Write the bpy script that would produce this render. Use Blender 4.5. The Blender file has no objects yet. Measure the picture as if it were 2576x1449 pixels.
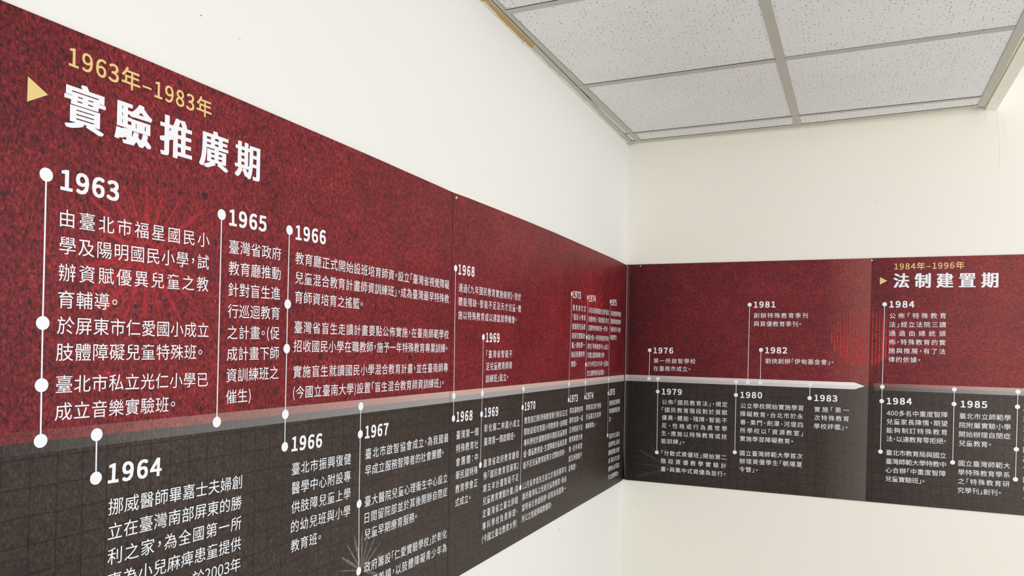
import bpy, bmesh, math, random, json
from mathutils import Matrix, Vector

# ------------------------------------------------------------------ camera, world, light, exposure
scn = bpy.context.scene
COL = scn.collection
cam_d = bpy.data.cameras.new('camera')
cam = bpy.data.objects.new('camera', cam_d)
COL.objects.link(cam)
cam_d.sensor_width = 36.0
cam_d.lens = 1865.927 / 2576 * 36.0
cam_d.shift_y = (846.828 - 724.5) / 2576
cam_d.clip_start = 0.02
cam.location = (0.8195384, -3.02620555, 1.61144373)
cam.rotation_mode = 'XYZ'
cam.rotation_euler = (1.5798232591775807, -0.019209123130093562, 0.41601367959441976)
scn.camera = cam

world = bpy.data.worlds.new('daylight')
scn.world = world
world.use_nodes = True
bg = world.node_tree.nodes['Background']
bg.inputs[0].default_value = (1.0, 0.985, 0.955, 1)
bg.inputs[1].default_value = 0.76

def area(name, loc, target, sx, sy, power, col):
    d = bpy.data.lights.new(name, 'AREA')
    d.shape = 'RECTANGLE'; d.size = sx; d.size_y = sy; d.energy = power; d.color = col
    o = bpy.data.objects.new(name, d); COL.objects.link(o)
    o.location = loc
    o.rotation_euler = (Vector(target) - Vector(loc)).to_track_quat('-Z', 'Y').to_euler()
    return o
area('window_right', (3.4, -1.1, 1.9), (0.0, -0.3, 1.5), 3.0, 1.7, 46, (0.97, 0.985, 1.0))
area('window_behind', (1.8, -5.0, 1.9), (1.0, 0.0, 1.4), 2.4, 1.6, 43, (1.0, 0.98, 0.95))

scn.view_settings.view_transform = 'Standard'
scn.view_settings.look = 'None'
scn.view_settings.exposure = 0.0
scn.view_settings.gamma = 1.0
scn.view_settings.use_curve_mapping = False

# ------------------------------------------------------------------ helpers
random.seed(7)

def link(name, mesh, mats, parent=None, kind=None):
    o = bpy.data.objects.new(name, mesh); COL.objects.link(o)
    for m in (mats if isinstance(mats, (list, tuple)) else [mats]): mesh.materials.append(m)
    if parent: o.parent = parent
    if kind: o['kind'] = kind
    return o

def pymesh(name, V, F):
    me = bpy.data.meshes.new(name); me.from_pydata(V, [], F); me.update()
    return me

class MB:
    def __init__(s): s.V = []; s.F = []; s.M = []
    def add(s, V, F, mi=0):
        b = len(s.V); s.V += [tuple(v) for v in V]
        s.F += [tuple(i + b for i in f) for f in F]; s.M += [mi] * len(F)
    def prism(s, poly, lo, hi, mi=0, side=None):
        # poly: list of (x, y, zlow, zhigh) or (x, y); counter-clockwise seen from above
        n = len(poly)
        P = [(p[0], p[1], lo if len(p) < 3 else p[2]) for p in poly] + [(p[0], p[1], hi if len(p) < 3 else p[3]) for p in poly]
        s.add(P, [tuple(range(n - 1, -1, -1)), tuple(range(n, 2 * n))], mi)
        b = len(s.V) - 2 * n
        for i in range(n):
            j = (i + 1) % n
            s.F.append((b + i, b + j, b + n + j, b + n + i)); s.M.append(mi if side is None else side)
    def box(s, x0, x1, y0, y1, z0, z1, mi=0, side=None):
        s.prism([(x0, y0), (x1, y0), (x1, y1), (x0, y1)], z0, z1, mi, side)
    def done(s, name, mats, parent=None, kind=None):
        me = pymesh(name, s.V, s.F)
        o = link(name, me, mats, parent, kind)
        me.polygons.foreach_set('material_index', s.M)
        return o

class NT:
    """tiny node helper"""
    def __init__(s, name):
        s.m = bpy.data.materials.new(name); s.m.use_nodes = True
        s.t = s.m.node_tree; s.bsdf = s.t.nodes['Principled BSDF']
    def n(s, typ, **kw):
        x = s.t.nodes.new(typ)
        for k, v in kw.items(): setattr(x, k, v)
        return x
    def put(s, sock, v):
        if hasattr(v, 'is_output') or hasattr(v, 'links'): s.t.links.new(v, sock)
        else: sock.default_value = v
    def math(s, op, a, b=0.0, c=None, clamp=False):
        x = s.n('ShaderNodeMath', operation=op, use_clamp=clamp)
        s.put(x.inputs[0], a); s.put(x.inputs[1], b)
        if c is not None: s.put(x.inputs[2], c)
        return x.outputs[0]
    def mix(s, f, a, b, typ='MIX'):
        x = s.n('ShaderNodeMixRGB', blend_type=typ)
        s.put(x.inputs[0], f); s.put(x.inputs[1], a); s.put(x.inputs[2], b)
        return x.outputs[0]
    def ramp(s, f, stops, mode='LINEAR'):
        x = s.n('ShaderNodeValToRGB'); x.color_ramp.interpolation = mode
        e = x.color_ramp.elements
        while len(e) < len(stops): e.new(0.5)
        for i, (p, c) in enumerate(stops):
            e[i].position = p; e[i].color = (c, c, c, 1) if isinstance(c, (int, float)) else tuple(c) + (1,)
        s.put(x.inputs[0], f); return x.outputs[0]
    def smooth(s, v, a, b, lo=0.0, hi=1.0):
        x = s.n('ShaderNodeMapRange', interpolation_type='SMOOTHSTEP')
        s.put(x.inputs[0], v)
        for i, k in enumerate((a, b, lo, hi)): x.inputs[1 + i].default_value = k
        return x.outputs[0]
    def noise(s, vec, scale, detail=2, rough=0.5, dist=0.0):
        x = s.n('ShaderNodeTexNoise'); s.put(x.inputs['Vector'], vec)
        x.inputs['Scale'].default_value = scale; x.inputs['Detail'].default_value = detail
        x.inputs['Roughness'].default_value = rough; x.inputs['Distortion'].default_value = dist
        return x.outputs['Fac']
    def obj(s): return s.n('ShaderNodeTexCoord').outputs['Object']
    def scale(s, vec, sc):
        x = s.n('ShaderNodeMapping'); s.put(x.inputs[0], vec); x.inputs['Scale'].default_value = sc
        return x.outputs[0]
    def fin(s, col, rough=0.6, spec=0.5, bump=None, bs=0.1, bd=0.001):
        s.put(s.bsdf.inputs['Base Color'], col); s.put(s.bsdf.inputs['Roughness'], rough)
        s.bsdf.inputs['Specular IOR Level'].default_value = spec
        if bump is not None:
            b = s.n('ShaderNodeBump'); b.inputs['Strength'].default_value = bs; b.inputs['Distance'].default_value = bd
            s.put(b.inputs['Height'], bump); s.t.links.new(b.outputs[0], s.bsdf.inputs['Normal'])
        return s.m

def srgb(r, g, b):
    f = lambda c: (c / 255 / 12.92) if c <= 10 else (((c / 255) + 0.055) / 1.055) ** 2.4
    return (f(r), f(g), f(b))
def c4(c): return tuple(c) + (1,)

def plain(name, col, rough=0.6, spec=0.4, var=0.04, vs=6.0):
    k = NT(name); n = k.noise(k.obj(), vs, 4)
    lo = tuple(x * (1 - var) for x in col); hi = tuple(min(1, x * (1 + var)) for x in col)
    return k.fin(k.ramp(n, [(0.3, lo), (0.7, hi)]), rough, spec)

# ------------------------------------------------------------------ materials
def wall_paint(name, col):
    k = NT(name); v = k.obj()
    a = k.noise(v, 1.6, 3); b = k.noise(v, 220, 3, 0.6)
    f = k.noise(v, 9, 4)
    base = k.ramp(a, [(0.3, tuple(x * 0.985 for x in col)), (0.7, col)])
    base = k.mix(k.math('MULTIPLY', k.smooth(f, 0.62, 0.8), 0.05), base, c4(tuple(x * 0.93 for x in col)))
    return k.fin(base, 0.75, 0.25, b, 0.12, 0.0006)
M_WALL_L = wall_paint('wall_paint_cool_light', (0.80, 0.797, 0.768))  # same paint as the back wall, cooler daylight tinted into the colour
M_WALL_B = wall_paint('wall_paint_warm_light', (0.83, 0.81, 0.735))  # same paint again, warmer bounce light tinted into the colour
M_FLOOR = plain('floor_terrazzo', (0.62, 0.61, 0.59), 0.4, 0.5)
M_TAPE = plain('old_tape', (0.85, 0.82, 0.74), 0.5, 0.4)
M_RIM = plain('cut_edge_dark', (0.03, 0.012, 0.013), 0.7, 0.2)
M_TEE = plain('grid_bar_enamel', srgb(184, 182, 173), 0.5, 0.4, 0.03, 25)
M_TEE_SIDE = plain('grid_bar_dark_edge', (0.035, 0.032, 0.03), 0.9, 0.1)  # near-black side faces of the bars
M_PLASTER = plain('trim_putty', srgb(226, 221, 205), 0.8, 0.2, 0.06, 40)
M_BOARD = plain('board_paint', srgb(240, 237, 228), 0.6, 0.3, 0.03, 15)
M_BOARD_EDGE = plain('board_edge', srgb(205, 198, 175), 0.7, 0.2, 0.05, 30)
M_PEEL = plain('bare_wood', srgb(186, 148, 98), 0.7, 0.2, 0.08, 60)
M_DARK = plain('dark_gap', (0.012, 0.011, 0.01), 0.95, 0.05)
M_SPECK = plain('speck_dark', (0.12, 0.11, 0.10), 0.9, 0.1)
M_CRACK = plain('paint_crack', srgb(226, 222, 211), 0.9, 0.1)
M_INK = plain('white_print', (0.80, 0.825, 0.865), 0.5, 0.3, 0.01)
M_GOLD = plain('gold_print', srgb(222, 194, 128), 0.5, 0.3, 0.03)
M_PIN = plain('pin_nickel', (0.75, 0.73, 0.74), 0.3, 0.6)
M_EDGE_HIGHLIGHT = plain('sheet_edge_highlight', (0.19, 0.11, 0.12), 0.35, 0.5, 0.05, 30)  # highlight of the curled corner edge, put into the colour
M_SHEETBACK = plain('sheet_core', (0.6, 0.58, 0.56), 0.7, 0.2)

def tile_mat():
    k = NT('mineral_fibre_tile'); v = k.obj()
    base = k.ramp(k.noise(v, 3, 3), [(0.3, srgb(228, 228, 228)), (0.7, srgb(236, 236, 236))])
    base = k.mix(k.smooth(k.noise(v, 600, 2), 0.55, 0.75), base, c4(tuple(x * 0.82 for x in srgb(228, 228, 228))))
    wob = k.n('ShaderNodeTexNoise'); k.put(wob.inputs['Vector'], v); wob.inputs['Scale'].default_value = 260
    vv = k.n('ShaderNodeVectorMath', operation='MULTIPLY_ADD')
    k.put(vv.inputs[0], wob.outputs['Color']); vv.inputs[1].default_value = (0.0035, 0.0035, 0.0); k.put(vv.inputs[2], v)
    def holes(scale, r0, r1, thr, seed):
        sc = k.n('ShaderNodeMapping'); k.put(sc.inputs[0], vv.outputs[0]); sc.inputs['Location'].default_value = (seed, seed * 1.7, 0)
        sc.inputs['Scale'].default_value = (1, 1, 0)
        x = k.n('ShaderNodeTexVoronoi', voronoi_dimensions='2D'); k.put(x.inputs['Vector'], sc.outputs[0]); x.inputs['Scale'].default_value = scale
        sep = k.n('ShaderNodeSeparateColor'); k.put(sep.inputs[0], x.outputs['Color'])
        rad = k.math('MULTIPLY_ADD', sep.outputs[1], r1 - r0, r0)
        inside = k.math('LESS_THAN', x.outputs['Distance'], rad)
        return k.math('MULTIPLY', inside, k.math('LESS_THAN', sep.outputs[0], thr))
    h1 = holes(74, 0.05, 0.135, 0.55, 0.0)
    h2 = holes(105, 0.05, 0.14, 0.40, 3.3)
    h3 = holes(170, 0.04, 0.13, 0.25, 8.1)
    m = k.math('MAXIMUM', k.math('MULTIPLY', h1, 0.93), k.math('MAXIMUM', k.math('MULTIPLY', h2, 0.5), k.math('MULTIPLY', h3, 0.25)))
    return k.fin(k.mix(m, base, (0.02, 0.018, 0.018, 1)), 0.9, 0.1, k.noise(v, 350, 3), 0.15, 0.001)
M_TILE = tile_mat()

def fibre(k, v):
    """printed paper-fibre texture: 0..1 value plus sparse dark and bright flecks"""
    ang = k.n('ShaderNodeMapping'); k.put(ang.inputs[0], v); ang.inputs['Rotation'].default_value = (0, 0, 0.5); ang.inputs['Scale'].default_value = (1.0, 0.55, 1)
    n1 = k.noise(ang.outputs[0], 300, 5, 0.75, 0.8)
    n2 = k.noise(v, 22, 4, 0.6)
    n3 = k.noise(v, 95, 3, 0.6, 0.3)
    big = k.noise(v, 5.0, 2)
    val = k.math('ADD', k.math('MULTIPLY', n1, 0.66), k.math('ADD', k.math('MULTIPLY', n2, 0.10), k.math('ADD', k.math('MULTIPLY', n3, 0.16), k.math('MULTIPLY', big, 0.08))))
    spots = k.math('MAXIMUM', k.smooth(k.noise(k.scale(v, (1.0, 0.7, 1)), 62, 2, 0.5), 0.67, 0.70), k.math('MULTIPLY', k.smooth(k.noise(k.scale(v, (1.0, 0.6, 1)), 150, 2, 0.5), 0.63, 0.69), 0.88))
    bright = k.smooth(k.noise(v, 210, 2, 0.5), 0.745, 0.79)
    return val, spots, bright

def print_mat(name, mid0, slope, alpha, bright, white, gu, gv, gsu, gsv, arrow=None, round_start=None, warm=(0.97, 0.80, 0.71)):
    """one printed sheet: crimson fibre above, charcoal ruled fibre below, pale timeline band between.
    UV holds metres along the wall (u) and height (v)."""
    k = NT(name)
    uv = k.n('ShaderNodeUVMap', uv_map='wall_metres').outputs[0]
    sp = k.n('ShaderNodeSeparateXYZ'); k.put(sp.inputs[0], uv)
    u, v = sp.outputs[0], sp.outputs[1]
    def along(stops):
        lo, hi = stops[0][0], stops[-1][0]
        t = k.n('ShaderNodeMapRange'); k.put(t.inputs[0], u); t.inputs[1].default_value = lo; t.inputs[2].default_value = hi
        return k.ramp(t.outputs[0], [((p - lo) / (hi - lo), c) for p, c in stops])
    d = k.math('SUBTRACT', v, k.math('MULTIPLY_ADD', u, -slope, mid0))
    val, spots, flecks = fibre(k, uv)
    R = [srgb(40, 8, 11), srgb(92, 22, 28), srgb(130, 34, 41), srgb(178, 62, 68)]
    red = k.ramp(val, [(0.375, R[0]), (0.46, R[1]), (0.535, R[2]), (0.635, R[3])])
    red = k.mix(k.math('MULTIPLY', spots, 0.85), red, c4((0.022, 0.010, 0.012)))
    red = k.mix(k.math('MULTIPLY', flecks, 0.55), red, c4(srgb(205, 62, 72)))
    K = [srgb(32, 25, 22), srgb(56, 46, 41), srgb(88, 76, 69)]
    dk = k.ramp(val, [(0.37, K[0]), (0.5, K[1]), (0.66, K[2])])
    dk = k.mix(k.math('MULTIPLY', flecks, 0.6), dk, c4(srgb(140, 128, 120)))
    def lines(x, ph, st):
        f = k.math('FRACT', k.math('DIVIDE', k.math('ADD', x, 10 * st * 10 - ph), st))
        a = k.math('ABSOLUTE', k.math('SUBTRACT', f, 0.5))
        return k.smooth(a, 0.455, 0.49)
    w = k.math('MULTIPLY', k.math('SUBTRACT', k.noise(uv, 30, 2), 0.5), 0.003)
    gl = k.math('MAXIMUM', lines(k.math('ADD', u, w), gu, gsu), lines(k.math('ADD', d, w), gv, gsv))
    dk = k.mix(k.math('MULTIPLY', gl, 0.62), dk, c4(tuple(x * 0.45 for x in K[0])))
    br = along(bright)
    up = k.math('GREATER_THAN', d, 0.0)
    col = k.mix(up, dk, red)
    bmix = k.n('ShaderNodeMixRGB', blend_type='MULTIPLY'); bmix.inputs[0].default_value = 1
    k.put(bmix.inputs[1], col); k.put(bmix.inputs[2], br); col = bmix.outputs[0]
    if white: col = k.mix(along(white), col, k.mix(up, c4(srgb(162, 152, 146)), c4(srgb(205, 140, 126))))
    half = 0.0128
    hw = half
    if arrow:
        hw = k.math('MULTIPLY', k.math('DIVIDE', k.math('SUBTRACT', arrow[1], u), arrow[1] - arrow[0], clamp=True), half)
    inb = k.math('LESS_THAN', k.math('ABSOLUTE', d), hw)
    if round_start is not None: inb = k.math('MULTIPLY', inb, k.math('GREATER_THAN', u, round_start))
    col = k.mix(k.math('MULTIPLY', inb, k.math('MULTIPLY', along(alpha), k.math('MULTIPLY_ADD', up, 0.18, 1.0), clamp=True)), col, k.mix(up, c4((0.80, 0.80, 0.81)), c4(warm)))
    return k.fin(col, 0.45, 0.2, val, 0.05, 0.0004)

M_PRINT = {}
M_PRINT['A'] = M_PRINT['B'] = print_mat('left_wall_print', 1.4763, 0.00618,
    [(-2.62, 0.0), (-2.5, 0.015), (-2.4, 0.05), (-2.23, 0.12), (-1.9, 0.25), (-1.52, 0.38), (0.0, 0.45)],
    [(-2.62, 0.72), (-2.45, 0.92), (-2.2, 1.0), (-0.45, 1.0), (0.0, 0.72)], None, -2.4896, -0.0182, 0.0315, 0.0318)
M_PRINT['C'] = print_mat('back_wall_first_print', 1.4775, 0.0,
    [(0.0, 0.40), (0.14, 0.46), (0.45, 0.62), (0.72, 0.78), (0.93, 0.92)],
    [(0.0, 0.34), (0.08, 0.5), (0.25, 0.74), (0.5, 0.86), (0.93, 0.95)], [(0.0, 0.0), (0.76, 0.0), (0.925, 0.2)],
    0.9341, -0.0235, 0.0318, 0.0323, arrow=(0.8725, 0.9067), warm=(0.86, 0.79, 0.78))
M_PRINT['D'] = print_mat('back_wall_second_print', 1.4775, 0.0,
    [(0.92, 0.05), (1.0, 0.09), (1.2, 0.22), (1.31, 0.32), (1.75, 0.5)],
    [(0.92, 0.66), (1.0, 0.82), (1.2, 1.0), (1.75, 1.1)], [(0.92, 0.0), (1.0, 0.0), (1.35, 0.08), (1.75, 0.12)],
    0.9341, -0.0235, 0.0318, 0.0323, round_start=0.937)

def motif_mat(name, col, a):
    k = NT(name); v = k.obj()
    m = k.fin(k.ramp(k.noise(v, 160, 4, 0.7), [(0.35, tuple(x * 0.8 for x in col)), (0.65, col)]), 0.45, 0.2)
    al = k.ramp(k.noise(v, 90, 3, 0.7), [(0.36, a * 0.4), (0.56, a)])
    k.put(k.bsdf.inputs['Alpha'], al)
    return m
M_RAY_RED = motif_mat('firework_red_print', srgb(198, 56, 62), 0.66)
M_BAR_RED = motif_mat('bar_red_print', srgb(206, 60, 64), 0.85)
M_RAY_GREY = motif_mat('firework_grey_print', srgb(158, 146, 138), 0.55)
M_RAY_DIM = motif_mat('firework_dim_print', srgb(112, 102, 97), 0.27)

# ------------------------------------------------------------------ setting
AL, AR, GR = math.radians(0.0777587), math.radians(1.09495837), math.radians(-1.1727169)
eL = Vector((math.sin(AL), -math.cos(AL), 0)); nL = Vector((math.cos(AL), math.sin(AL), 0))
eR = Vector((math.cos(AR), math.sin(AR), 0)); nR = Vector((math.sin(AR), -math.cos(AR), 0))
ex = Vector((math.cos(GR), math.sin(GR), 0)); ey = Vector((-math.sin(GR), math.cos(GR), 0))
TOP = 3.0
BACK = 0.003          # paint lies this far behind the face of the printed sheets

def slab(name, e, n, u0, u1, z0, z1, thick, mat):
    mb = MB()
    P = []
    for nn in (-BACK, -BACK - thick):
        for (uu, zz) in ((u0, z0), (u1, z0), (u1, z1), (u0, z1)):
            p = e * uu + n * nn; P.append((p.x, p.y, zz))
    F = [(0, 1, 2, 3), (7, 6, 5, 4), (0, 4, 5, 1), (1, 5, 6, 2), (2, 6, 7, 3), (3, 7, 4, 0)]
    mb.add(P, F)
    o = mb.done(name, mat, None, 'structure')
    bm = bmesh.new(); bm.from_mesh(o.data); bmesh.ops.recalc_face_normals(bm, faces=bm.faces); bm.to_mesh(o.data); bm.free()
    return o
wall_left = slab('wall_left', eL, nL, -0.15, 5.2, 0.0, TOP, 0.12, M_WALL_L)
wall_back = slab('wall_back', eR, nR, -0.003, 3.4, 0.0, TOP, 0.12, M_WALL_B)
mb = MB(); mb.box(-0.3, 3.6, -5.3, 0.3, -0.1, 0.0)
floor = mb.done('floor', M_FLOOR, None, 'structure')

# suspended ceiling: tiles (one structure) with grid bars and edge angles as its children
ZC = 2.452
def g(u, v, z=None):
    p = ex * u + ey * v
    return (p.x, p.y) if z is None else (p.x, p.y, z)
def wallx(v, off):       # u on the grid frame of the line standing off from the left wall at grid row v
    return (off + v * math.sin(GR)) / math.cos(GR)
ROW = [(-3.083, -3.058), (-2.500, -2.475), (-1.917, -1.892), (-1.333, -1.308), (-0.7480, -0.7195), (-0.1645, -0.1440)]
UL, UM, UR = 0.0667, (0.6527, 0.6778), 1.2392
VB = -0.0530
mb = MB()
REC = 0.0013
ucols = [(0.0555, UM[0] + 0.010), (UM[1] - 0.010, UR + 0.012)]
vb = [(-3.6, ROW[0][0])] + [(ROW[i][1], ROW[i + 1][0]) for i in range(5)] + [(ROW[5][1], VB)]
for (u0, u1) in ucols:
    for (v0, v1) in vb:
        a, b = v0 - 0.008, v1 + 0.008
        mb.prism([g(u0, a), g(u1, a), g(u1, b), g(u0, b)], ZC + REC, ZC + 0.018)
mb.prism([g(0.0290, -0.055), g(0.0555, -0.055), g(0.0555, -0.62), g(0.0395, -0.60), g(0.0335, -0.42)][::-1], ZC + REC, ZC + 0.018)
ceiling = mb.done('ceiling', M_TILE, None, 'structure')
mb = MB(); mb.prism([g(-0.02, -3.6), g(UR + 0.05, -3.6), g(UR + 0.05, 0.05), g(-0.04, 0.05)], ZC + 0.05, ZC + 0.06)
mb.done('void_shade_board', M_DARK, ceiling)  # black board added above the tiles so the gaps stay dark

def bar(name, u0, u1, v0, v1, dz=0.0):
    mb = MB(); mb.prism([g(u0, v0), g(u1, v0), g(u1, v1), g(u0, v1)], ZC + dz, ZC + REC, 0, 1)
    # upright web above the flange, hidden between the tiles
    mu, mv = (u0 + u1) / 2, (v0 + v1) / 2
    if u1 - u0 > v1 - v0: mb.prism([g(u0, mv - .001), g(u1, mv - .001), g(u1, mv + .001), g(u0, mv + .001)], ZC + REC, ZC + 0.038)
    else: mb.prism([g(mu - .001, v0), g(mu + .001, v0), g(mu + .001, v1), g(mu - .001, v1)], ZC + REC, ZC + 0.038)
    return mb.done(name, [M_TEE, M_TEE_SIDE], ceiling)
bar('grid_bar', UM[0], UM[1], -3.6, VB)
bar('grid_bar', UR, UR + 0.0238, -3.6, VB + 0.004)
for (v0, v1) in ROW:
    lw = wallx(v0, 0.0275)
    if v0 > -0.2:        # the last cross bar laps over the main runner
        bar('grid_bar', lw, UR - 0.0004, v0, v1, -0.0006)
        continue
    bar('grid_bar', lw, UM[0] - 0.0004, v0, v1, -0.0006)
    bar('grid_bar', UM[1] + 0.0004, UR - 0.0004, v0, v1, 0.0003)
# runner beside the left wall: its far edge follows the wall, the near one the grid
mb = MB()
pl = []
vs = [-3.6, -2.6, -1.4, -0.95, -0.75, -0.6, -0.45, -0.3, -0.12, VB]
left = [(max(wallx(v, 0.0278), 0.0425), v) for v in vs]
for i in range(len(vs) - 1):
    (a, va), (b, vb2) = left[i], left[i + 1]
    if a < UL - 0.004:
        mb.prism([g(a, va), g(UL, va), g(UL, vb2), g(min(b, UL - .002), vb2)], ZC, ZC + 0.004, 0, 1)
mb.done('grid_bar', [M_TEE, M_TEE_SIDE], ceiling)

# edge angle on the left wall (trim_1) with putty and a strip of bare wood where paint came off
mb = MB()
N = 40
rs = random.Random(3)
for i in range(N):
    y0, y1 = -3.7 + 3.69 * i / N, -3.7 + 3.69 * (i + 1) / N
    mb.prism([(-0.003, y0, ZC - 0.0016, ZC + .03), (0.0243, y0, ZC, ZC + .003), (0.0243, y1, ZC, ZC + .003), (-0.003, y1, ZC - 0.0016, ZC + .03)], 0, 0)
trim1 = mb.done('trim_1', M_TEE, None, 'structure')
# ragged putty line smeared along the wall side of the angle
mb = MB()
ys = [-3.7 + 3.66 * i / 150 for i in range(151)]
wob = [0.0062 + 0.0016 * math.sin(y * 7.3) + 0.0012 * math.sin(y * 23 + 1) + 0.0012 * math.sin(y * 61) + 0.0016 * rs.random() for y in ys]
P = []; F = []
for y, w in zip(ys, wob):
    P += [(-0.0028, y, ZC - 0.0026), (w, y, ZC - 0.0016), (w + .0005, y, ZC - .0005), (-0.0028, y, ZC - 0.0005)]
for i in range(150):
    a, b = 4 * i, 4 * i + 4
    F += [(a, b, b + 1, a + 1), (a + 1, b + 1, b + 2, a + 2), (a, a + 3, b + 3, b)]
mb.add(P, F); mb.done('putty_line', M_PLASTER, trim1)
# bare strip
xs_in = 0.0205
peel = [(-1.62, .006), (-1.52, .004), (-1.44, .012), (-1.405, .0045), (-1.40, .0145), (-1.375, .013), (-1.352, .0115), (-1.335, .0125), (-1.318, .0075), (-1.30, .0072), (-1.275, .0078), (-1.262, .0068), (-1.245, .009), (-1.228, .0098), (-1.20, .0085), (-1.172, .0078), (-1.15, .0092), (-1.135, .0115), (-1.118, .0105), (-1.104, .0085), (-1.096, .0100)]
P = []; F = []
for i, (y, x) in enumerate(peel):
    xo = xs_in - (0.0035 if i >= len(peel) - 1 else 0) - 0.001 * math.sin(y * 40)
    P += [(x, y, ZC - 0.0030), (xo, y, ZC - 0.0014), (xo, y, ZC + .001), (x, y, ZC - .0005)]
for i in range(len(peel) - 1):
    a, b = 4 * i, 4 * i + 4
    F += [(a, b, b + 1, a + 1), (a + 1, b + 1, b + 2, a + 2), (a, a + 3, b + 3, b)]
mb = MB(); mb.add(P, F); mb.done('bare_strip', M_PEEL, trim1)
# lump of putty hanging off the angle
bm = bmesh.new(); bmesh.ops.create_icosphere(bm, subdivisions=2, radius=0.006)
for vv in bm.verts:
    vv.co *= 0.75 + 0.5 * rs.random(); vv.co.z *= 0.7; vv.co += Vector((0.003, -1.138, ZC - 0.0035))
me = bpy.data.meshes.new('putty_lump'); bm.to_mesh(me); bm.free(); link('putty_lump', me, M_PLASTER, trim1)

# edge angle on the back wall (trim_2): flange follows the grid, soffit closes the wedge to the wall
mb = MB()
outer = [(0.0245, -0.0170 + 0.0), (0.30, -0.0175), (0.61, -0.0185), (0.72, -0.0175), (0.95, -0.0262), (1.219, -0.0400), (1.2405, -0.0400)]
inner = [(0.0245, VB), (0.30, VB), (0.61, VB), (0.72, VB), (0.95, -0.0595), (1.219, -0.0672), (1.2405, -0.0690)]
for i in range(len(outer) - 1):
    (a0, b0), (a1, b1) = outer[i], outer[i + 1]; (c0, d0), (c1, d1) = inner[i], inner[i + 1]
    mb.prism([g(c0, d0), g(c1, d1), g(a1, b1), g(a0, b0)], ZC - 0.0004, ZC + 0.004, 0, 2)
    # soffit up to the wall
    def wl(u): return eR * u - nR * 0.0032
    w0, w1 = wl(a0), wl(a1)
    h = lambda uu: 2.4575 + 0.0245 * uu / 1.22 + 0.004
    p0, p1 = g(a0, b0, ZC), g(a1, b1, ZC)
    mb.add([p0, p1, (w1.x, w1.y, h(a1)), (w0.x, w0.y, h(a0))], [(0, 1, 2, 3)], 1)
trim2 = mb.done('trim_2', [M_TEE, M_PLASTER, M_TEE_SIDE], None, 'structure')
# painted board closing the ceiling on the right (trim_3)
mb = MB()
dirv = Vector((-0.0155, -1.0, 0))
q = lambda x, y, t: (x + dirv.x * t, y + dirv.y * t)
yw = 0.027
s2, o2, s1 = (1.2771, yw), (1.3118, yw), (1.2771, yw)
mb.add([(*s2, 2.4656), (*o2, 2.4620), (*q(*o2, 3.6), 2.4620), (*q(*s2, 3.6), 2.4656)], [(0, 1, 2, 3)], 0)
fa, fb = g(UR + 0.0245, VB + 0.0040, ZC + 0.0006), g(UR + 0.0245, -3.6, ZC + 0.0006)
mb.add([(*s2, 2.4656), (*q(*s2, 3.6), 2.4656), fb, fa, (fa[0], yw, 2.4805)], [(0, 1, 2, 3, 4)], 1)
mb.add([fa, fb, (fb[0], fb[1], 2.56), (fa[0], fa[1], 2.56)], [(0, 1, 2, 3)], 1)
mb.add([(*o2, 2.4620), (*o2, 2.56), (*q(*o2, 3.6), 2.56), (*q(*o2, 3.6), 2.4620)], [(0, 1, 2, 3)], 0)
mb.add([(*s2, 2.56), (*q(*s2, 3.6), 2.56), (*q(*o2, 3.6), 2.56), (*o2, 2.56)], [(0, 1, 2, 3)], 0)
trim3 = mb.done('trim_3', [M_BOARD, M_BOARD_EDGE], None, 'structure')
bm = bmesh.new(); bm.from_mesh(trim3.data); bmesh.ops.recalc_face_normals(bm, faces=bm.faces); bm.to_mesh(trim3.data); bm.free()

# strip of old tape left along the top of the second banner
P = []; F = []
for i in range(13):
    uu = 1.86 - 1.66 * i / 12
    zt = 1.9611 - 0.0042 * min(1, (1.86 - uu) / .26) + (0.0020 if uu < 1.45 else 0) - 0.006 * max(0, .85 - uu) / .65
    hh = 0.0015 + 0.0038 * min(1, (1.86 - uu) / .3) * (1 if uu > 1.2 else 0.75)
    for zz in (zt - .003, zt + hh):
        p = eL * uu + nL * (0.0004 - BACK); P.append((p.x, p.y, zz))
    if i: F.append((2 * i - 2, 2 * i, 2 * i + 1, 2 * i - 1))
link('tape_strip', pymesh('tape_strip', P, F), M_TAPE, wall_left)

# small marks on the walls
def onL(u, z, n=0.0): p = eL * u + nL * (n - BACK); return Vector((p.x, p.y, z))
def onR(u, z, n=0.0): p = eR * u + nR * (n - BACK); return Vector((p.x, p.y, z))
def disc(name, on, u, z, ru, rz, mat, parent):
    P = [on(u + ru * math.cos(t * math.pi / 5) * (1 + .2 * math.sin(3 * t)), z + rz * math.sin(t * math.pi / 5), .0004) for t in range(10)]
    link(name, pymesh(name, [tuple(p) for p in P], [tuple(range(10))]), mat, parent)
disc('nail_hole', onL, 2.2638, 2.0595, .0010, .0010, M_SPECK, wall_left)
disc('nail_hole', onL, 2.1909, 2.0537, .0007, .0007, M_SPECK, wall_left)
disc('nail_hole', onL, 0.7564, 1.0119, .0035, .0016, M_SPECK, wall_left)
disc('nail_hole', onL, 0.0183, 0.8714, .0018, .0018, M_CRACK, wall_left)
disc('nail_hole', onR, 0.0641, 0.9485, .0014, .0014, M_SPECK, wall_back)
disc('nail_hole', onR, 0.3998, 2.4213, .0012, .0012, M_SPECK, wall_back)
disc('nail_hole', onR, 0.9367, 2.1598, .0012, .0012, M_SPECK, wall_back)
def crack(pts, w, parent, on):
    P = []; F = []
    for i, (u, z) in enumerate(pts):
        a, b = on(u - w, z, .0003), on(u + w, z, .0003); P += [tuple(a), tuple(b)]
        if i: F.append((2 * i - 2, 2 * i - 1, 2 * i + 1, 2 * i))
    link('paint_crack', pymesh('paint_crack', P, F), M_CRACK, parent)
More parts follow.
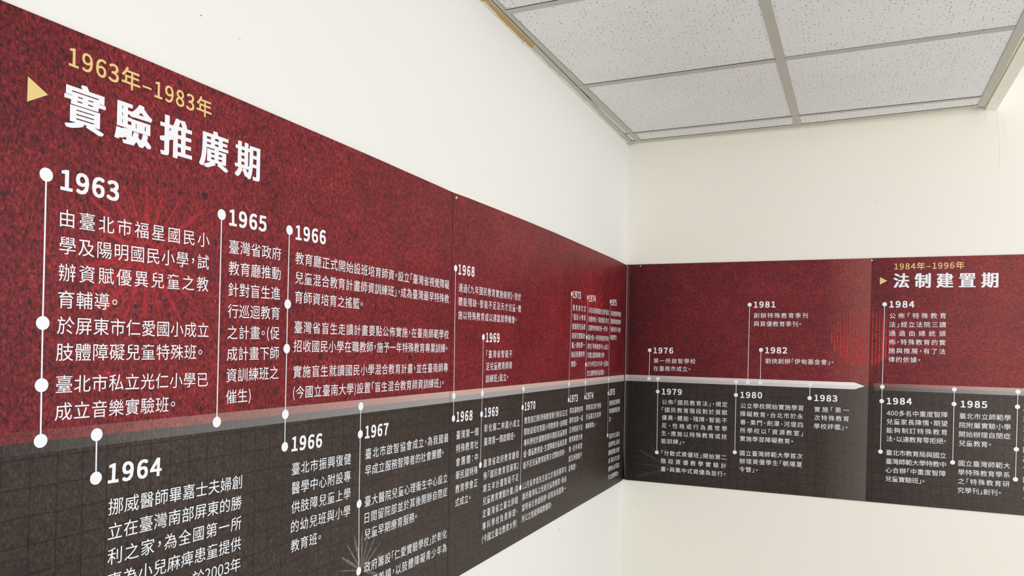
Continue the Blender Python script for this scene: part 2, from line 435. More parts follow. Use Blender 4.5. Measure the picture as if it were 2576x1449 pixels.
crack([(1.3120, 2.458), (1.3125, 2.437), (1.3145, 2.415), (1.318, 2.385), (1.3215, 2.374), (1.3222, 2.33), (1.3215, 2.29), (1.3211, 2.247)], .00035, wall_back, onR)
crack([(1.3386, 2.4264), (1.3335, 2.410), (1.3325, 2.395), (1.3333, 2.3712)], .0003, wall_back, onR)
crack([(1.2789, 2.4576), (1.2785, 2.447), (1.2767, 2.4354)], .0006, wall_back, onR)

# ------------------------------------------------------------------ lettering
DIG = json.loads(r'''{"0":[[[97,-5],[140,10],[167,55],[177,129],[167,203],[140,247],[97,261],[55,247],[27,203],[18,129],[27,55],[55,10],[97,21],[72,33],[55,68],[48,129],[55,190],[72,225],[97,236],[123,225],[140,190],[146,129],[140,68],[123,33]],[[7,5,6],[8,17,7],[17,18,7],[18,5,7],[18,19,5],[19,4,5],[8,16,17],[20,4,19],[9,16,8],[20,3,4],[21,3,20],[9,15,16],[10,15,9],[10,14,15],[22,3,21],[22,2,3],[10,13,14],[23,2,22],[11,13,10],[23,1,2],[11,12,13],[12,1,23],[11,1,12],[0,1,11]]],"1":[[[31,0],[172,0],[172,27],[120,27],[120,257],[96,257],[81,249],[63,243],[42,238],[42,218],[88,218],[88,27],[31,27]],[[6,4,5],[6,10,4],[10,3,4],[7,10,6],[8,10,7],[9,10,8],[11,3,10],[0,11,12],[0,3,11],[0,2,3],[0,1,2]]],"2":[[[15,0],[177,0],[177,28],[106,28],[92,27],[78,26],[64,25],[117,81],[152,134],[165,186],[155,226],[129,252],[90,261],[60,257],[36,244],[14,224],[33,206],[48,221],[66,231],[86,235],[112,229],[128,211],[133,185],[120,138],[82,83],[15,19]],[[13,11,12],[14,11,13],[14,10,11],[15,19,14],[19,10,14],[15,18,19],[20,10,19],[15,17,18],[21,10,20],[21,9,10],[16,17,15],[22,9,21],[22,8,9],[23,8,22],[24,8,23],[24,7,8],[25,7,24],[25,6,7],[4,2,3],[4,1,2],[5,1,4],[6,1,5],[25,1,6],[0,1,25]]],"3":[[[92,-5],[134,4],[163,29],[175,69],[167,100],[148,121],[120,134],[120,136],[144,149],[160,169],[166,197],[156,232],[130,254],[91,261],[64,257],[40,246],[20,231],[37,210],[53,223],[70,232],[90,235],[113,230],[128,216],[133,195],[127,170],[104,152],[62,146],[62,121],[109,115],[135,97],[142,70],[135,44],[117,28],[90,22],[64,26],[43,37],[27,51],[10,31],[30,13],[57,0]],[[14,12,13],[15,12,14],[15,11,12],[16,20,15],[20,11,15],[16,19,20],[21,11,20],[16,18,19],[21,10,11],[17,18,16],[22,10,21],[23,10,22],[23,9,10],[24,9,23],[25,9,24],[25,8,9],[26,8,25],[26,7,8],[27,7,26],[27,6,7],[27,5,6],[27,28,5],[28,4,5],[29,4,28],[29,3,4],[30,3,29],[31,3,30],[31,2,3],[37,35,36],[32,2,31],[37,34,35],[38,34,37],[32,1,2],[33,1,32],[38,33,34],[38,1,33],[39,1,38],[39,0,1]]],"4":[[[119,0],[149,0],[149,71],[183,71],[183,96],[149,96],[149,257],[114,257],[7,92],[7,71],[119,71],[119,96],[40,96],[99,184],[106,197],[113,209],[119,222],[121,222],[120,207],[119,190],[119,175]],[[8,6,7],[8,16,6],[16,17,6],[17,5,6],[8,15,16],[18,5,17],[8,14,15],[19,5,18],[8,13,14],[20,5,19],[8,12,13],[11,5,20],[8,11,12],[8,5,11],[8,4,5],[8,3,4],[9,3,8],[10,3,9],[0,2,10],[2,3,10],[0,1,2]]],"5":[[[92,-5],[133,6],[164,36],[176,83],[165,130],[137,157],[98,165],[84,164],[72,161],[60,155],[67,229],[163,229],[163,257],[39,257],[30,137],[47,126],[61,134],[75,139],[90,141],[118,134],[137,114],[143,83],[136,50],[116,29],[89,22],[62,26],[42,37],[26,50],[9,29],[30,13],[56,0]],[[14,10,13],[10,12,13],[10,11,12],[14,9,10],[7,5,6],[8,5,7],[9,5,8],[9,4,5],[14,18,9],[18,4,9],[14,17,18],[19,4,18],[14,16,17],[15,16,14],[20,4,19],[20,3,4],[21,3,20],[21,2,3],[22,2,21],[28,26,27],[23,2,22],[28,25,26],[23,1,2],[24,1,23],[29,25,28],[29,24,25],[29,1,24],[30,1,29],[30,0,1]]],"6":[[[105,-5],[142,6],[169,35],[179,79],[170,124],[146,150],[108,159],[87,156],[67,145],[50,129],[60,191],[83,225],[116,235],[131,233],[145,226],[157,215],[175,235],[159,249],[139,258],[114,261],[68,248],[33,203],[20,123],[31,52],[61,10],[50,103],[68,122],[86,132],[103,136],[128,129],[144,109],[149,79],[143,48],[128,28],[105,21],[78,30],[59,58]],[[20,18,19],[20,17,18],[20,16,17],[21,11,20],[11,12,20],[12,16,20],[13,16,12],[13,14,16],[14,15,16],[21,10,11],[22,10,21],[22,9,10],[7,5,6],[8,5,7],[8,4,5],[9,28,8],[28,4,8],[9,27,28],[29,4,28],[9,26,27],[22,26,9],[30,4,29],[30,3,4],[23,25,22],[25,26,22],[31,3,30],[23,36,25],[32,3,31],[32,2,3],[23,35,36],[24,35,23],[33,2,32],[33,1,2],[24,34,35],[34,1,33],[24,1,34],[0,1,24]]],"7":[[[69,0],[103,0],[111,89],[133,164],[178,237],[178,257],[17,257],[17,229],[142,229],[102,160],[79,87]],[[7,5,6],[7,4,5],[7,8,4],[8,3,4],[9,3,8],[9,2,3],[10,2,9],[10,1,2],[0,1,10]]],"8":[[[98,-5],[140,4],[168,28],[178,62],[172,92],[156,114],[135,129],[135,131],[151,146],[164,168],[169,193],[161,228],[136,252],[99,261],[63,252],[38,230],[28,195],[33,171],[46,151],[63,136],[63,135],[40,118],[23,95],[16,64],[27,28],[56,4],[116,139],[87,152],[66,170],[57,195],[63,217],[77,232],[98,237],[122,231],[137,214],[142,191],[139,173],[130,155],[98,19],[71,25],[52,42],[44,67],[49,90],[61,109],[80,125],[114,110],[138,91],[148,63],[142,40],[124,25]],[[14,12,13],[15,12,14],[15,32,12],[32,11,12],[15,31,32],[33,11,32],[15,30,31],[34,11,33],[16,30,15],[34,10,11],[16,29,30],[35,10,34],[17,29,16],[17,28,29],[35,9,10],[36,9,35],[37,9,36],[18,28,17],[18,27,28],[37,8,9],[26,8,37],[18,26,27],[19,26,18],[26,7,8],[19,7,26],[20,7,19],[21,44,20],[44,7,20],[44,6,7],[44,5,6],[21,43,44],[45,5,44],[22,43,21],[45,4,5],[46,4,45],[22,42,43],[23,42,22],[46,3,4],[47,3,46],[23,41,42],[23,40,41],[24,40,23],[48,3,47],[48,2,3],[24,39,40],[49,2,48],[25,39,24],[49,1,2],[25,38,39],[38,1,49],[25,1,38],[25,0,1]]],"9":[[[82,-5],[128,10],[162,56],[175,139],[164,207],[133,248],[89,261],[52,251],[26,222],[15,178],[24,133],[49,106],[86,97],[107,101],[128,112],[145,129],[135,66],[112,32],[81,22],[65,24],[50,31],[38,42],[20,22],[37,8],[57,-1],[145,155],[127,136],[109,125],[91,121],[66,128],[51,148],[46,178],[51,209],[67,229],[89,236],[117,227],[136,200]],[[7,5,6],[8,5,7],[8,34,5],[34,35,5],[35,4,5],[8,33,34],[8,32,33],[36,4,35],[9,32,8],[9,31,32],[36,3,4],[25,3,36],[10,31,9],[10,30,31],[26,3,25],[10,29,30],[26,15,3],[15,2,3],[27,15,26],[11,29,10],[27,14,15],[16,2,15],[11,28,29],[28,14,27],[11,14,28],[11,13,14],[12,13,11],[17,2,16],[17,1,2],[22,20,21],[18,1,17],[22,19,20],[22,18,19],[22,1,18],[23,1,22],[23,0,1],[24,0,23]]],"(":[[[84,-69],[103,-60],[78,-7],[64,50],[59,109],[64,168],[78,225],[103,277],[84,286],[56,232],[38,174],[32,109],[38,44],[56,-15]],[[9,7,8],[9,6,7],[10,6,9],[10,5,6],[11,5,10],[11,4,5],[12,4,11],[12,3,4],[12,2,3],[13,2,12],[13,1,2],[0,1,13]]],")":[[[35,-69],[62,-15],[80,44],[86,109],[80,174],[62,232],[35,286],[15,277],[40,225],[55,168],[60,109],[55,50],[40,-7],[15,-60]],[[7,5,6],[8,5,7],[8,4,5],[9,4,8],[9,3,4],[10,3,9],[11,3,10],[11,2,3],[12,2,11],[12,1,2],[13,1,12],[13,0,1]]],"\u2013":[[[16,88],[172,88],[172,109],[16,109]],[[0,2,3],[0,1,2]]]}''')
HALF = set('，。、「」：；')
WID = {'《': 0.5, '》': 0.5, '(': 0.338, ')': 0.338, '–': 0.536}
_cache = {}
def glyph(ch):
    """outline of one character as flat triangles in em units, baseline at 0: (verts, faces, cell width)"""
    if ch in _cache: return _cache[ch]
    if ch in DIG:
        V = [(x * 0.002852, y * 0.002852) for x, y in DIG[ch][0]]; F = [tuple(f) for f in DIG[ch][1]]
        w = WID.get(ch, 0.555)
    else:
        c = bpy.data.curves.new('glyph', 'FONT'); c.body = ch; c.size = 1.0; c.resolution_u = 3
        o = bpy.data.objects.new('glyph', c); COL.objects.link(o)
        dg = bpy.context.evaluated_depsgraph_get(); dg.update()
        me = bpy.data.meshes.new_from_object(o.evaluated_get(dg))
        V = [(v.co.x, v.co.y) for v in me.vertices]; F = [tuple(p.vertices) for p in me.polygons]
        bpy.data.objects.remove(o); bpy.data.curves.remove(c); bpy.data.meshes.remove(me)
        w = 0.5 if ch in HALF else WID.get(ch, 1.0)
    xs = [v[0] for v in V]; ysv = [v[1] for v in V]
    if ch in '，。、：':          # centred in a half-width cell, mid-height
        dx = 0.25 - (min(xs) + max(xs)) / 2; dy = 0.37 - (min(ysv) + max(ysv)) / 2
        V = [(x + dx, y + dy) for x, y in V]
    elif ch in '「《':
        V = [(x - 0.5, y) for x, y in V]
    xs = [v[0] for v in V]
    _cache[ch] = (V, F, w, min(xs), max(xs))
    return _cache[ch]

LIFT = 0.00035
def set_line(P, F, text, u0, v0, u1, v1, em, org, bold=(0, 0), sy=None, ymid=0.38, sx=None):
    """append one justified line; (u0,v0)-(u1,v1) is the mid-height line between the ink ends"""
    G = [glyph(c) for c in text]
    n = len(G)
    sx = sx or em; sy = sy or em
    du, dv = u1 - u0, v1 - v0; L = math.hypot(du, dv); tx, ty = du / L, dv / L
    first, last = G[0], G[-1]
    tot = sum(q[2] for q in G)
    ink = tot - first[3] - (last[2] - last[4])
    if n == 1: sp = 0
    else: sp = (L - 2 * bold[0] * 0 - ink * sx) / (n - 1)
    x = -first[3] * sx
    for q in G:
        V, Fc, w = q[0], q[1], q[2]
        copies = [(0, 0)] if not (bold[0] or bold[1]) else [(a, b) for a in (-1, 0, 1) for b in (-1, 0, 1)]
        for ci, (a, b) in enumerate(copies):
            o = len(P)
            for (gx, gy) in V:
                lx = x + gx * sx + a * bold[0]; ly = (gy - ymid) * sy + b * bold[1]
                P.append((u0 + lx * tx - ly * ty - org[0], v0 + lx * ty + ly * tx - org[1], LIFT + ci * 1.2e-5))
            F.extend(tuple(i + o for i in f) for f in Fc)
        x += w * sx + sp

# ------------------------------------------------------------------ banners
DATA = json.loads(r'''{"A":{"par":[[["由臺北市福星國民小",-2.4625,1.74511,-2.24296,1.74821],["學及陽明國民小學，試",-2.46251,1.71402,-2.24297,1.71712],["辦資賦優異兒童之教",-2.46252,1.68292,-2.24298,1.68603],["育輔導。",-2.46253,1.65183,-2.38671,1.6529]],[["於屏東市仁愛國小成立",-2.46277,1.62213,-2.24047,1.6216],["肢體障礙兒童特殊班。",-2.46339,1.5915,-2.25152,1.59099]],[["臺北市私立光仁小學已",-2.46245,1.55467,-2.23966,1.55232],["成立音樂實驗班。",-2.46285,1.52332,-2.29579,1.52156]],[["臺灣省政府",-2.20579,1.74515,-2.0959,1.7465],["教育廳推動",-2.20573,1.71371,-2.09583,1.71506],["針對盲生進",-2.20566,1.68227,-2.09576,1.68361],["行巡迴教育",-2.20559,1.65083,-2.0957,1.65217],["之計畫。(促",-2.20553,1.61938,-2.09563,1.62073],["成計畫下師",-2.20546,1.58794,-2.09556,1.58929],["資訓練班之",-2.20539,1.5565,-2.09549,1.55784],["催生)",-2.20532,1.52506,-2.15584,1.52566]],[["教育廳正式開始設班培育師資，設立「臺灣省視覺障礙",-2.06141,1.74483,-1.53785,1.74177],["兒童混合教育計畫師資訓練班」，成為臺灣最早特殊教",-2.06114,1.7128,-1.53758,1.70975],["育師資培育之搖籃。",-2.06087,1.68077,-1.87148,1.67967]],[["臺灣省盲生走讀計畫要點公佈實施，在臺南師範學校",-2.06043,1.63156,-1.53543,1.62886],["招收國民小學在職教師，施予一年特殊教育專業訓練。",-2.06135,1.60032,-1.54015,1.59763]],[["實施盲生就讀國民小學混合教育計畫，並在臺南師專",-2.06076,1.55817,-1.53608,1.55366],["(今國立臺南大學)設置「盲生混合教育師資訓練班」。",-2.06003,1.52407,-1.5548,1.51973]],[["挪威醫師畢嘉士夫婦創",-2.39197,1.40105,-2.16978,1.39696],["立在臺灣南部屏東的勝",-2.39176,1.37039,-2.16957,1.3663],["利之家，為全國第一所",-2.39155,1.33974,-2.16936,1.33565],["專為小兒麻痺患童提供",-2.39134,1.30908,-2.16915,1.30499],["於2003年",-2.25967,1.276,-2.16894,1.27433]],[["臺北市振興復健",-2.059,1.39854,-1.89842,1.39487],["醫學中心附設專",-2.0586,1.36696,-1.89802,1.36329],["供肢障兒童上學",-2.0582,1.33538,-1.89762,1.33171],["的幼兒班與小學",-2.0578,1.3038,-1.89722,1.30013],["教育班。",-2.0574,1.27223,-1.97991,1.27045]],[["臺北市啟智協會成立，為我國最",-1.85284,1.39677,-1.52704,1.39307],["早成立服務智障者的社會團體。",-1.85296,1.36523,-1.54813,1.36177]],[["臺大醫院兒童心理衛生中心設立",-1.85168,1.30653,-1.52812,1.30111],["日間留院部並於其後開辦自閉症",-1.85118,1.27524,-1.52762,1.26982],["兒童早期療育服務。",-1.85068,1.24395,-1.65988,1.24076]],[["政府籌設「仁愛實驗學校」於彰化",-1.84926,1.18124,-1.52589,1.17367],["縣和美鎮，以肢體障礙青少年為",-1.84897,1.14985,-1.52559,1.14228]]],"head":[["1963",-2.46308,1.78893,-2.38772,1.79294],["1965",-2.20707,1.78747,-2.12993,1.78897],["1966",-2.06237,1.78641,-1.98471,1.78829],["1964",-2.39354,1.44237,-2.31494,1.44025],["1966",-2.06065,1.4397,-1.98276,1.43773],["1967",-1.85516,1.43816,-1.77647,1.43715]],"date":[["1963年–1983年",-2.45636,1.9325,-2.24494,1.9325]],"title":[["實驗推廣期",-2.46105,1.8776,-2.1469,1.8776]],"tri":[[-2.50279,1.89314],[-2.48001,1.88001],[-2.50299,1.86539]],"stem":[[[-2.47978,1.79035],[-2.4796,1.62407],[-2.47919,1.5545],[-2.4787,1.49226]],[[-2.41016,1.49191],[-2.40977,1.43965]],[[-2.22137,1.78865],[-2.22175,1.49038]],[[-2.07723,1.78751],[-2.07772,1.66782],[-2.07767,1.5959],[-2.07764,1.48988],[-2.07727,1.4375]],[[-1.87089,1.4883],[-1.87067,1.43627],[-1.86981,1.30631],[-1.86656,1.17986]]],"ray":[[[-2.34474,1.71548],[-2.42616,1.77536],[-2.39225,1.77727],[-2.37292,1.79325],[-2.34796,1.80351],[-2.32143,1.80336],[-2.29171,1.80071],[-2.26614,1.77879],[-2.25867,1.74294],[-2.2626,1.68884],[-2.26726,1.66107],[-2.28955,1.63433],[-2.32247,1.63586],[-2.34717,1.63356],[-2.37596,1.63248],[-2.40681,1.63635],[-2.42193,1.6655],[-2.43198,1.69304],[-2.44571,1.72071],[-2.41439,1.73996]],[[-1.85754,1.17898],[-1.85789,1.25215],[-1.83998,1.232],[-1.81636,1.22988],[-1.79413,1.21849],[-1.78343,1.19646],[-1.88229,1.24846],[-1.90464,1.23878],[-1.91976,1.21947],[-1.92414,1.19581],[-1.80039,1.15588]]],"bar":[]},"B":{"par":[[["通過《九年國民教育實施條例》，對於",-1.49191,1.73996,-1.1183,1.74063],["體能殘缺、智能不足及天才兒童，應",-1.49133,1.70789,-1.11772,1.70856],["施以特殊教育或以適當就學機會。",-1.49075,1.67583,-1.14826,1.67644]],[["「臺灣省智能不",-1.33497,1.58272,-1.17243,1.58323],["足兒童教育師資",-1.33569,1.55148,-1.17316,1.55199],["訓練班」設立。",-1.33641,1.52025,-1.19742,1.52068]],[["臺灣第一個",-1.48819,1.39396,-1.37237,1.39171],["特殊教育社",-1.48805,1.36232,-1.37223,1.36006],["會團體：中",-1.48791,1.33067,-1.37209,1.32842],["華民國特殊",-1.48777,1.29903,-1.37195,1.29678],["教育學會正",-1.48764,1.26738,-1.37181,1.26513],["式成立。",-1.4875,1.23574,-1.40876,1.23421]],[["彰化縣二林國小成立",-1.33903,1.39511,-1.11182,1.3899],["臺灣第一個啟聰班。",-1.33906,1.36133,-1.14225,1.35681]],[["臺灣省政府教育廳發",-1.33894,1.30659,-1.11327,1.30187],["佈「國民教育發展第2",-1.33893,1.27476,-1.11326,1.27004],["期五年計畫智能不足",-1.33892,1.24293,-1.11325,1.23821],["兒童教育實驗計畫」指",-1.33891,1.2111,-1.11325,1.20638],["定臺灣省立臺北師範",-1.33891,1.17927,-1.11324,1.17455],["專科學校負責辦理。",-1.3389,1.14744,-1.116,1.14278],["(今國立臺北教育大學)",-1.33889,1.11561,-1.11919,1.11101]],[["教育部訂頒《特殊教育推行辦法》正式",-1.07773,1.39196,-0.71131,1.38732],["開始設組培育國小特教師資，由師範",-1.07808,1.36017,-0.71166,1.35552],["專科學校於國教師資科開設盲童教育",-1.07843,1.32837,-0.71201,1.32373],["組、聾童教育組、生理障礙兒童組及智",-1.07877,1.29658,-0.71236,1.29194],["能不足兒童教育組等方式開始培育。",-1.07912,1.26479,-0.72775,1.26033]],[["12月吳孝焜先生創立於南投縣草屯",-1.08236,1.20676,-0.71125,1.20092],["鎮的臺灣私立低能兒童教養院，後由",-1.0826,1.17562,-0.7115,1.16978],["當時省社會處接辦，該院為我國第一",-1.08285,1.14448,-0.71174,1.13864],["所公立智能障礙教養院。",-1.08309,1.11334,-0.84325,1.10956]],[["郭為藩教授率",-0.68871,1.39077,-0.54894,1.38751],["團參加第一屆",-0.68901,1.35879,-0.54924,1.35553],["亞洲智能不足",-0.68932,1.32681,-0.54955,1.32355],["教育聯盟大會",-0.68962,1.29484,-0.54985,1.29158],["後，並參與發",-0.68992,1.26286,-0.55015,1.2596],["起亞洲智能不",-0.69023,1.23089,-0.55046,1.22763],["足聯盟。",-0.69053,1.19891,-0.6102,1.19704]],[["教育部訂頒「特殊",-0.51394,1.38938,-0.33357,1.38435],["兒童鑑定及就學",-0.51436,1.35623,-0.33399,1.3512],["輔導標準」。",-0.51478,1.32308,-0.39769,1.31981]],[["教育部訂頒特殊",-0.22265,1.38485,-0.06883,1.38361],["學校教師登記辦",-0.22282,1.35358,-0.069,1.35234],["法。",-0.22298,1.32231,-0.18226,1.32199]],[["「臺灣市立臺北",-0.22444,1.25507,-0.06479,1.25115],["盲聾學校」將盲",-0.22326,1.22308,-0.06362,1.21917],["聾兩部獨立設校",-0.22209,1.1911,-0.06245,1.18719],["為「臺北市立啟",-0.22092,1.15912,-0.06128,1.15521],["聰學校」與「臺北",-0.21974,1.12714,-0.0601,1.12322],["市立啟明學校」。",-0.21857,1.09516,-0.06368,1.09136]],[["教育部訂定",-0.67682,1.73535,-0.53694,1.73722],["「國民小學資",-0.67778,1.70378,-0.5379,1.70566],["賦優異兒童教",-0.67873,1.67222,-0.53885,1.6741],["育研究實驗計",-0.67969,1.64066,-0.53981,1.64254],["畫」，開始第一",-0.68064,1.6091,-0.54076,1.61097],["階段資優教育",-0.6816,1.57753,-0.54172,1.57941],["實驗。",-0.68255,1.54597,-0.62796,1.5467]],[["6月8日蔣經國先生致「臺北",-0.50354,1.73535,-0.24797,1.73743],["盲聾學校」，寫給臺北市立",-0.50388,1.70364,-0.24831,1.70572],["盲聾學校陳校長一封信。",-0.50421,1.67193,-0.2565,1.67395]],[["國內第一所特殊教育學術",-0.50664,1.6383,-0.24783,1.6363],["單位「特殊教育中心」成立",-0.50785,1.60666,-0.24905,1.60466],["於國立臺灣師範大學。",-0.50907,1.57502,-0.29746,1.57339]],[["1974年至1976年，全臺6",-0.50893,1.54286,-0.24807,1.54117],["至12歲特殊兒童普查。",-0.50963,1.51019,-0.29544,1.5088]],[["彰化教育學院設",-0.22143,1.73654,-0.0751,1.73778],["置師資培訓的特",-0.22226,1.70503,-0.07593,1.70627],["殊教育系，招收",-0.22308,1.67352,-0.07675,1.67476],["專業學生。",-0.22391,1.64201,-0.12971,1.64281]]],"head":[["1968",-1.49473,1.78204,-1.41074,1.78363],["1969",-1.33929,1.62502,-1.25744,1.62515],["1968",-1.48933,1.43683,-1.40664,1.43438],["1969",-1.33927,1.43519,-1.25699,1.43284],["1970",-1.07742,1.4324,-0.99648,1.43133],["1973",-0.68886,1.43096,-0.60796,1.42892],["1974",-0.51513,1.42984,-0.43084,1.42767],["1975",-0.22539,1.42786,-0.14729,1.42625],["1973",-0.67541,1.77977,-0.59467,1.78092],["1974",-0.50338,1.77745,-0.42327,1.77987],["1975",-0.22204,1.77927,-0.1455,1.78082]],"date":[],"title":[],"tri":[],"stem":[[[-1.50825,1.78302],[-1.50477,1.48702],[-1.50431,1.43454]],[[-1.35438,1.62548],[-1.35424,1.4848],[-1.35599,1.43259],[-1.35735,1.30579]],[[-1.08929,1.48279],[-1.09252,1.43069],[-1.09817,1.20561]],[[-0.68889,1.78001],[-0.70125,1.48026],[-0.70111,1.42789]],[[-0.5159,1.77909],[-0.52165,1.6381],[-0.52542,1.54123],[-0.52622,1.47815],[-0.52812,1.42641]],[[-0.2328,1.7809],[-0.23866,1.47851],[-0.23959,1.42472],[-0.23903,1.26194]]],"ray":[[[-0.45803,1.7321],[-0.52842,1.88382],[-0.49866,1.8931],[-0.46271,1.89682],[-0.43068,1.89212],[-0.40318,1.88356],[-0.59398,1.83627],[-0.60911,1.81085],[-0.56207,1.86815],[-0.34467,1.83476],[-0.33173,1.80928],[-0.31796,1.77197],[-0.36873,1.8607],[-0.59927,1.76324],[-0.35905,1.70394],[-0.54628,1.68177]]],"bar":[]},"C":{"par":[[["第一所啟智學校",0.12018,1.55147,0.28908,1.55316],["在臺南市成立。",0.12001,1.51969,0.26942,1.52118]],[["創辦特殊教育季刊",0.51045,1.73881,0.70675,1.73876],["與資優教育季刊。",0.51063,1.70616,0.68352,1.70612]],[["劉俠創辦「伊甸基金會」。",0.55617,1.5621,0.79946,1.56369]],[["公佈「國民教育法」，規定",0.15778,1.38403,0.4164,1.38554],["「國民教育階段對於資賦",0.15768,1.35212,0.41631,1.35364],["優異、體能、殘障、智能不",0.15759,1.32022,0.41622,1.32174],["足、性格或行為異常學",0.1575,1.28832,0.41613,1.28984],["生，應施以特殊教育或技",0.15741,1.25642,0.41604,1.25794],["能訓練」。",0.15732,1.22452,0.25033,1.22506]],[["「分散式資優班」開始第二",0.15856,1.17619,0.41637,1.17592],["階段資優教學實驗計",0.15792,1.14326,0.41573,1.14299],["畫，與集中式資優為並行。",0.15728,1.11034,0.41365,1.11007]],[["公立學校開始實施學習",0.46634,1.38453,0.69589,1.38624],["障礙教育，台北市於永",0.4662,1.35223,0.69575,1.35394],["春、東門、劍潭、河堤四",0.46606,1.31993,0.69561,1.32164],["所學校以「資源教室」",0.46591,1.28763,0.69547,1.28934],["實施學習障礙教育。",0.46577,1.25533,0.66152,1.25678]],[["國立臺灣師範大學首次",0.4663,1.19837,0.69577,1.20237],["辦理資優學生「朝陽夏",0.46587,1.16675,0.69534,1.17075],["令營」。",0.46543,1.13514,0.53414,1.13633]],[["實施「第一",0.73498,1.38376,0.85535,1.3856],["次特殊教育",0.73475,1.35194,0.85511,1.35379],["學校評鑑」。",0.73451,1.32013,0.85052,1.32191]]],"head":[["1976",0.11872,1.59316,0.1995,1.59436],["1981",0.5098,1.78092,0.5899,1.78158],["1982",0.55489,1.6032,0.63496,1.6044],["1979",0.15624,1.42597,0.23703,1.42723],["1980",0.46494,1.42619,0.5461,1.42788],["1983",0.73436,1.42677,0.81428,1.42768]],"date":[],"title":[],"tri":[],"stem":[[[0.10304,1.59411],[0.10264,1.47675]],[[0.13908,1.47741],[0.13918,1.42524],[0.13977,1.17601]],[[0.44841,1.47702],[0.44818,1.42484],[0.44724,1.19922]],[[0.49432,1.78083],[0.49175,1.47709]],[[0.53928,1.60433],[0.53843,1.47732]],[[0.71866,1.47739],[0.71774,1.42494]]],"ray":[[[0.20059,1.11514],[0.06529,1.18147],[0.1101,1.20504],[0.15839,1.23266],[0.21406,1.26046],[0.25377,1.25504],[0.29746,1.22024],[0.04139,1.12651],[0.05486,1.07038]]],"bar":[[0.79192,1.69696,0.79176,1.63329],[0.80221,1.70614,0.80197,1.60623],[0.81239,1.7221,0.81206,1.59058],[0.82256,1.73574,0.82217,1.57951],[0.83381,1.74483,0.83335,1.56849],[0.84402,1.75164,0.84352,1.55974],[0.85523,1.75842,0.85469,1.55555],[0.86645,1.7618,0.86588,1.55026],[0.87762,1.7663,0.87702,1.54722],[0.88777,1.76854,0.88716,1.5464],[0.89898,1.76517,0.89837,1.54562],[0.90908,1.76628,0.90847,1.54705]]},"D":{"par":[[["公佈「特殊教育",0.98507,1.73906,1.16608,1.73967],["法」經立法院三讀",0.98475,1.70712,1.16576,1.70773],["通過由總統頒",0.98443,1.67518,1.16545,1.67578],["佈，特殊教育的實",0.98412,1.64324,1.16513,1.64384],["施與推展，有了法",0.9838,1.61129,1.16481,1.6119],["律的依據。",0.98349,1.57935,1.08649,1.57969]],[["400多名中重度智障",0.9807,1.38276,1.17484,1.38673],["兒童家長陳情，期望",0.98067,1.35142,1.17481,1.35539],["能夠制訂特殊教育",0.98063,1.32008,1.17478,1.32405],["法，以達教育零拒絕。",0.9806,1.28874,1.17063,1.29263]],[["臺北市教育局與國立",0.98026,1.23858,1.17189,1.24092],["臺灣師範大學特教中",0.9799,1.20662,1.17153,1.20897],["心合辦「中重度智障",0.97954,1.17466,1.17117,1.17701],["兒童實驗班」。",0.97919,1.1427,1.10567,1.14425]],[["臺北市立師範學",1.21118,1.38513,1.36545,1.38666],["院附屬實驗小學",1.21094,1.35301,1.36521,1.35454],["開始辦理自閉症",1.2107,1.32089,1.36497,1.32242],["兒童教育。",1.21046,1.28877,1.30805,1.28974]],[["國立臺灣師範大",1.21006,1.21797,1.36521,1.22056],["學特殊教育學系",1.2096,1.18622,1.36476,1.1888],["之「特殊教育研",1.20915,1.15446,1.36431,1.15705],["究學刊」創刊。",1.2087,1.1227,1.33912,1.12488]],[["業",1.40089,1.38645,1.42139,1.38645]],[["法",1.40126,1.35276,1.42176,1.35276]],[["兒",1.40161,1.32068,1.42211,1.32068]],[["國",1.40206,1.27963,1.42256,1.27963]],[["高",1.40242,1.24693,1.42292,1.24693]],[["個",1.40275,1.21649,1.42325,1.21649]],[["國",1.40319,1.17645,1.42369,1.17645]],[["教",1.40353,1.14507,1.42403,1.14507]],[["一",1.40388,1.11338,1.42438,1.11338]]],"head":[["1984",0.98391,1.78115,1.06549,1.78094],["1984",0.98012,1.4266,1.06171,1.42865],["1985",1.21441,1.427,1.29494,1.42849],["1",1.40155,1.42503,1.41255,1.42503]],"date":[["1984年–1996年",0.99889,1.91932,1.22005,1.91951]],"title":[["法制建置期",0.9959,1.86776,1.32332,1.86579]],"tri":[[0.95188,1.88097],[0.97604,1.86754],[0.95163,1.85345]],"stem":[[[0.96863,1.78114],[0.96477,1.47796],[0.96349,1.42536],[0.96188,1.23985]],[[1.19444,1.47791],[1.19408,1.42593],[1.19228,1.2187]],[[1.38516,1.47777],[1.38434,1.42585],[1.38237,1.27909],[1.38108,1.17535]]],"ray":[],"bar":[[0.93028,1.76293,0.92968,1.55104],[0.94238,1.75847,0.94179,1.55585],[0.95346,1.7518,0.9529,1.5595],[0.96252,1.74515,0.96199,1.56753],[0.97455,1.73631,0.97408,1.57673],[0.98562,1.72307,0.98523,1.5925],[0.99668,1.70766,0.99639,1.61265],[1.00571,1.69449,1.00551,1.62829]]}}''')
EM = 0.0222

def wall_matrix(e, n, u, z):
    X = e; Z = n; Y = Vector((0, 0, 1))
    o = e * u
    return Matrix(((X.x, Y.x, Z.x, o.x), (X.y, Y.y, Z.y, o.y), (X.z, Y.z, Z.z, z), (0, 0, 0, 1)))

